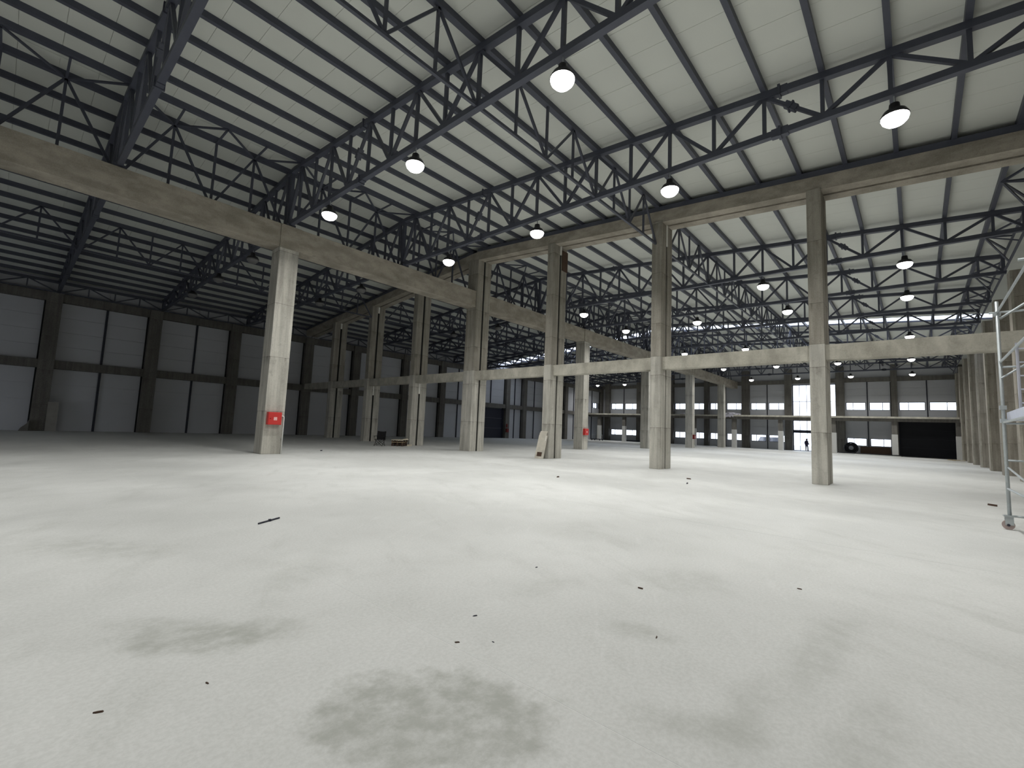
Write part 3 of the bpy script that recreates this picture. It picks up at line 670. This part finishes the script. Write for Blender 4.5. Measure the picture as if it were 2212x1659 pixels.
RZ = math.radians(40)
pallet((19.1, 27.55, 0.0), RZ, 'brown wooden pallet at the bottom of the stack by the camp chair', 'brown')
pallet((19.1, 27.55, 0.145), RZ+0.03, 'wooden pallet in the middle of the stack by the camp chair', 'wood')
pallet((19.13, 27.57, 0.290), RZ-0.04, 'wooden pallet on top of the stack by the camp chair', 'palewood')
for i, (x, y, z, r, L_) in enumerate(((19.35, 27.25, 0.437, 0.5, 0.9), (19.55, 27.45, 0.472, 0.75, 0.7))):
    o = MB().box(-L_/2, L_/2, -0.09, 0.09, 0, 0.035).build('loose_plank', 'palewood', None, (x, y, z)); o.rotation_euler = (0, 0, r)
    tag(o, ['long pale plank lying on top of the pallet stack', 'short pale plank lying on top of the pallet stack'][i], 'plank')
o = MB().box(-0.28, 0.28, -0.12, 0.12, 0, 0.10).build('timber_offcut', 'palewood', None, (19.72, 27.2, 0)); o.rotation_euler = (0, 0, 0.75)
tag(o, 'pale timber offcut on the floor beside the pallet stack', 'timber')

# ------------------------------------------------------------------ rolling scaffold
s = empty('rolling_scaffold', (13.5, -1.33, 0), 'galvanised rolling scaffold tower with plank platform and ladder frame', 'scaffold')
X1, Y1, HS = -3.7, -0.95, 4.62
for (x, y) in ((0, 0), (X1, 0), (0, Y1), (X1, Y1)):
    MB().tube([(x, y, 0.27), (x, y, HS)], 0.030, 8).build('post', 'galv', s, smooth=True)
    c = MB().tube([(x-0.028, y+0.025, 0.092), (x+0.028, y+0.025, 0.092)], 0.092, 18).build('caster_wheel', 'caster', s, smooth=True)
    MB().box(x-0.045, x-0.034, y-0.05, y+0.07, 0.09, 0.27).box(x+0.034, x+0.045, y-0.05, y+0.07, 0.09, 0.27).box(x-0.07, x+0.07, y-0.08, y+0.09, 0.255, 0.28).build('caster_fork', 'galv', c)
    MB().tube([(x-0.05, y+0.025, 0.092), (x+0.05, y+0.025, 0.092)], 0.025, 8).build('caster_axle', 'frame', c)
    for z in (2.15, 2.42, 4.36): MB().box(x-0.05, x+0.05, y-0.05, y+0.05, z-0.04, z+0.04).build('coupler', 'galv', s)
for z in (0.27, 1.36, 2.10, 3.25, 4.39):
    for x in (0, X1): MB().tube([(x, 0.12 if z > 4 else 0, z), (x, Y1, z)], 0.022, 6).build('ledger', 'galv', s)
for z in (0.80, 2.12, 3.35, 4.39):
    for y in (0, Y1): MB().tube([(0, y, z), (X1, y, z)], 0.022, 6).build('ledger', 'galv', s)
MB().tube([(0, -0.02, 1.22), (X1, -0.02, 0.9)], 0.018, 6).build('brace', 'galv', s)
MB().tube([(-0.03, -0.03, 4.25), (-0.03, Y1, 4.95)], 0.026, 6).build('brace', 'galv', s)
MB().tube([(-0.05, 0.0, 3.02), (-0.05, Y1, 3.75)], 0.020, 6).build('brace', 'galv', s)
for i in range(3): MB().box(X1+0.03, 0.02, -0.05-0.30*i-0.27, -0.05-0.30*i, 2.15, 2.32).build('plank', 'alu', s)
la = MB().tube([(-0.2, -0.22, 2.4), (-0.2, -0.22, 3.7)], 0.025, 6); la.tube([(-0.2, -0.62, 2.4), (-0.2, -0.62, 3.7)], 0.025, 6)
for i in range(5): la.tube([(-0.2, -0.22, 2.5+0.27*i), (-0.2, -0.62, 2.5+0.27*i)], 0.016, 6)
la.build('ladder_frame', 'alu', s)

# ------------------------------------------------------------------ things under and on the mezzanine
co = empty('pipe_coil', (77.6, 6.75, 0), 'coil of black pipe standing under the far windows', 'pipe coil')
for i in range(6):
    R_ = (0.70, 0.70, 0.70, 0.52, 0.52, 0.36)[i]; xo = (-0.2, 0.0, 0.2, -0.1, 0.1, 0.0)[i]
    MB().tube([(xo, R_*math.cos(a*math.pi/16), 0.80+R_*math.sin(a*math.pi/16)) for a in range(32)], 0.10, 6, True).build('loop', 'rubber', co, smooth=True)
MB().box(-0.3, 0.4, -0.3, 0.3, 0, 0.08).build('foot_block', 'brown', co)
o = MB().tube([(0, 0, 0.11), (0.4, -6.2, 0.11)], 0.11, 8).build('floor_pipe', 'rubber', None, (73.6, 7.7, 0), smooth=True); tag(o, 'long black pipe lying on the floor in front of the mezzanine', 'pipe')
o = MB().tube([(0, 0, 0.05), (0.4, -6.3, 0.05)], 0.05, 8).build('floor_pipe', 'whitepipe', None, (73.35, 7.8, 0), smooth=True); tag(o, 'long white pipe lying beside the black one in front of the mezzanine', 'pipe')
for i in range(3):
    o = MB().box(-0.06, 0.06, -1.6, 1.6, 0, 0.85+0.1*i).build('timber_sheet', 'brown', None, (78.75-0.2*i, 4.2, 0)); o.rotation_euler = (0, 0.08, 0)
    tag(o, ['low', 'middle', 'tall'][i] + ' brown timber sheet leaning together beneath the far windows', 'timber')
tc = empty('tube_cart', (71.6, 42.9, 0), 'low cart with bent tube handles in the far dark corner', 'cart')
MB().box(-0.6, 0.6, -0.9, 0.9, 0.18, 0.30).build('deck', 'frame', tc)
for y in (-0.75, 0.75):
    MB().tube([(-0.5, y, 0.28), (-0.5, y, 0.85), (-0.35, y, 1.02), (0.35, y, 1.02), (0.5, y, 0.85), (0.5, y, 0.28)], 0.035, 6).build('handle', 'galv', tc)
for (x, y) in ((-0.5, -0.8), (0.5, -0.8), (-0.5, 0.8), (0.5, 0.8)): MB().tube([(x, y-0.04, 0.1), (x, y+0.04, 0.1)], 0.1, 12).build('wheel', 'rubber', tc)
for i, (y, L_) in enumerate(((39.5, 3.0), (35.8, 2.4))):
    m_ = MB()
    for j in range(4): m_.tube([(0.2*j-0.3, -L_/2, 0.12+0.05*(j % 2)), (0.2*j-0.3, L_/2, 0.12+0.05*(j % 2))], 0.12, 8)
    o = m_.build('pipe_bundle', 'rubber', None, (78.3, y, 0)); tag(o, ['longer', 'shorter'][i] + ' bundle of black pipes along the foot of the window wall', 'pipes')
def film(loc, n, sx, sy, sz, label, seed):
    rd = random.Random(seed); bm = bmesh.new()
    bmesh.ops.create_icosphere(bm, subdivisions=3, radius=1)
    for v in bm.verts:
        k = 0.65+0.6*rd.random(); v.co = Vector((v.co.x*sx*k, v.co.y*sy*k, max(0.0, v.co.z*sz*k+0.4*sz)))
    me = bpy.data.meshes.new('plastic_film'); bm.to_mesh(me); bm.free(); me.materials.append(M['film'])
    o = bpy.data.objects.new('plastic_film', me); COL.objects.link(o); o.location = loc; return tag(o, label, 'plastic film')
film((74.75, 21.2, 4.97), 3, 0.5, 1.15, 0.26, 'crumpled plastic film on the mezzanine edge beside the ridge beam', 3)
film((74.75, 28.3, 4.97), 3, 0.45, 0.8, 0.20, 'small heap of plastic film on the mezzanine edge nearer the dark corner', 5)
o = MB()
for i in range(6): o._add([(0.0, 20.5+0.22*i, 0.0), (0, 20.72+0.22*i, 0), (-0.02, 20.72+0.22*i, -0.15-0.3*abs(math.sin(i*1.3))), (-0.02, 20.5+0.22*i, -0.12-0.3*abs(math.sin(i*1.3-1.3))), (0.02, 20.5+0.22*i, 0.0), (0.02, 20.72+0.22*i, 0), (0.0, 20.72+0.22*i, -0.15-0.3*abs(math.sin(i*1.3))), (0.0, 20.5+0.22*i, -0.12-0.3*abs(math.sin(i*1.3-1.3)))],
            [(0,1,2,3), (7,6,5,4), (0,4,5,1), (1,5,6,2), (2,6,7,3), (3,7,4,0)])
o = o.build('hanging_film', 'film', None, (74.18, 0.3, 4.98)); tag(o, 'torn plastic film hanging over the mezzanine edge', 'plastic film')
pd = empty('plank_heap', (70.2, -3.1, 0), 'flat heap of old planks by the foot of the scaffold-side wall', 'planks')
for i in range(6):
    o = MB().box(-0.8, 0.8, -0.10, 0.10, 0.0, 0.035).build('plank', 'wood' if i % 2 else 'palewood', pd, (0.05*i, -0.3+0.2*(i % 4), 0.036*(i//2))); o.rotation_euler = (0, 0, 0.3*i-0.6)
tr_ = empty('yard_trailer', (92, 19.6, -0.05), 'grey trailer parked in the yard outside the lower windows', 'trailer')
MB()._add([(-1.1, -1.9, 0.7), (1.1, -1.9, 0.7), (1.1, 2.0, 0.7), (-1.1, 2.0, 0.7), (-1.1, -1.9, 1.9), (1.1, -1.9, 1.9), (1.1, 1.4, 1.9), (-1.1, 1.4, 1.9)],
          [(0,3,2,1),(4,5,6,7),(0,1,5,4),(1,2,6,5),(2,3,7,6),(3,0,4,7)]).build('body', 'container', tr_)
for y in (-1.2, 0.0): MB().tube([(-1.0, y, 0.45), (1.0, y, 0.45)], 0.45, 14).build('wheel_pair', 'rubber', tr_)
MB().box(-0.8, 0.8, -1.8, 1.8, 0.45, 0.72).build('chassis', 'frame', tr_)

# ------------------------------------------------------------------ person in the entrance
def person(loc, rz):
    pts = {'pel': (0,0,0.95,0.15), 'wst': (0,0,1.12,0.15), 'chs': (0,0.01,1.36,0.175), 'nck': (0,0.0,1.53,0.065), 'hd1': (0,-0.02,1.62,0.085), 'hd2': (0,-0.03,1.73,0.09), 'hd3': (0,-0.02,1.80,0.05),
           'hL': (0.10,0,0.88,0.11), 'kL': (0.11,-0.02,0.48,0.075), 'aL': (0.11,0.02,0.09,0.055), 'tL': (0.12,-0.15,0.04,0.04),
           'hR': (-0.10,0,0.88,0.11), 'kR': (-0.12,-0.10,0.49,0.075), 'aR': (-0.13,-0.12,0.09,0.055), 'tR': (-0.14,-0.29,0.04,0.04),
           'sL': (0.20,0,1.42,0.085), 'eL': (0.27,0.02,1.14,0.065), 'wL': (0.25,-0.10,0.92,0.05),
           'sR': (-0.20,0,1.42,0.085), 'eR': (-0.27,0.04,1.15,0.065), 'wR': (-0.20,-0.20,1.05,0.05)}
    ed = [('pel','wst'),('wst','chs'),('chs','nck'),('nck','hd1'),('hd1','hd2'),('hd2','hd3'),('pel','hL'),('hL','kL'),('kL','aL'),('aL','tL'),('pel','hR'),('hR','kR'),('kR','aR'),('aR','tR'),
          ('chs','sL'),('sL','eL'),('eL','wL'),('chs','sR'),('sR','eR'),('eR','wR')]
    for sd, w_ in (('L', pts['wL']), ('R', pts['wR'])):           # palm and five fingers
        ed.append(('w'+sd, 'p'+sd)); pts['p'+sd] = (w_[0], w_[1]-0.03, w_[2]-0.08, 0.032)
        for i in range(4):
            a = 'f%d%s' % (i, sd); b_ = 'g%d%s' % (i, sd); l_ = (0.035, 0.042, 0.038, 0.03)[i]
            pts[a] = (w_[0]-0.03+0.02*i, w_[1]-0.05, w_[2]-0.10-l_, 0.010); pts[b_] = (w_[0]-0.03+0.02*i, w_[1]-0.035, w_[2]-0.10-1.8*l_, 0.009)
            ed += [('p'+sd, a), (a, b_)]
        pts['h'+sd+'t'] = (w_[0]-0.035, w_[1]-0.075, w_[2]-0.075, 0.010); ed.append(('p'+sd, 'h'+sd+'t'))
    names = list(pts); me = bpy.data.meshes.new('person')
    me.from_pydata([pts[n][:3] for n in names], [(names.index(a), names.index(b_)) for a, b_ in ed], []); me.update()
    o = bpy.data.objects.new('person', me); COL.objects.link(o)
    o.modifiers.new('skin', 'SKIN')
    if not me.skin_vertices: me.attributes.new('skin', 'FLOAT', 'POINT')
    for i, n in enumerate(names):
        sv = me.skin_vertices[0].data[i]; sv.radius = (pts[n][3], pts[n][3]); sv.use_root = (n == 'pel')
    ss = o.modifiers.new('sub', 'SUBSURF'); ss.levels = 1; ss.render_levels = 2
    me.materials.append(M['trouser']); o.location = loc; o.rotation_euler = (0, 0, rz)
    # coat, hair, face
    MB().lathe([(0.20, 0.80), (0.215, 0.95), (0.20, 1.12), (0.225, 1.32), (0.21, 1.43), (0.10, 1.53), (0.08, 1.55)], n=16).build('coat', 'coat', o, smooth=True)
    for s_ in (1, -1):
        P = ('sL', 'eL', 'wL') if s_ > 0 else ('sR', 'eR', 'wR')
        MB().tube([pts[q][:3] for q in P], 0.078, 10).build('sleeve', 'coat', o, smooth=True)
    MB().lathe([(0.03, -0.09), (0.075, -0.06), (0.092, 0.0), (0.085, 0.06), (0.05, 0.10)], (0, -0.03, 1.70), 12).build('face', 'skin', o, smooth=True)
    MB().lathe([(0.098, 0.0), (0.10, 0.05), (0.07, 0.105), (0.02, 0.125)], (0, -0.015, 1.71), 12).build('hair', 'cloth', o, smooth=True)
    MB().box(-0.012, 0.012, -0.145, -0.11, 1.67, 1.71).build('nose', 'skin', o)
    for s_ in (1, -1):
        MB().box(s_*0.035-0.01, s_*0.035+0.01, -0.122, -0.112, 1.715, 1.727).build('eye', 'cloth', o)
        MB().box(s_*0.092-0.008, s_*0.092+0.008, -0.04, 0.0, 1.67, 1.73).build('ear', 'skin', o)
    MB().box(-0.025, 0.025, -0.118, -0.108, 1.635, 1.643).build('mouth', 'brown', o)
    return tag(o, 'person in a dark coat and trousers standing at the glass entrance', 'person')
person((79.15, 12.15, 0.0), math.radians(60))

# ------------------------------------------------------------------ bits lying on the floor
o = MB().bar((0, 0, 0.012), (0.40, 0.25, 0.012), 0.018, 0.022).box(0.19, 0.225, 0.11, 0.14, 0, 0.035).build('metal_strip', 'frame', None, (2.75, 7.44, 0.0))
tag(o, 'thin dark metal strip lying on the bare floor', 'strip')
bits = [(2.85, 2.85, 0.025), (2.42, 2.60, 0.025), (0.99, 3.23, 0.020), (4.31, 3.35, 0.025), (4.58, 2.19, 0.04), (0.51, 3.31, 0.025), (11.31, 23.17, 0.16), (12.77, 9.13, 0.12), (16.97, 6.30, 0.12), (15.32, 5.73, 0.12), (18.48, -1.52, 0.16), (3.62, 1.59, 0.025), (2.62, 2.42, 0.015), (5.9, 1.0, 0.03)]
for i, (x, y, s_) in enumerate(bits):
    rd = random.Random(i); h = s_*0.3; vs = []
    for z in (0, h):
        for a in range(5):
            r_ = s_*(0.35+0.35*rd.random())*(1 if z == 0 else 0.8); vs.append((r_*math.cos(a*1.257)*1.7, r_*math.sin(a*1.257)*0.45, z))
    o = MB()._add(vs, [(4,3,2,1,0), (5,6,7,8,9)] + [(a, (a+1) % 5, 5+(a+1) % 5, 5+a) for a in range(5)]).build('debris_chip', 'brown' if i % 3 else 'frame', None, (x, y, 0.0))
    o.rotation_euler = (0, 0, rd.random()*3)
    tag(o, 'small dark chip of debris lying on the bare floor', 'debris', 'debris chips on the floor')
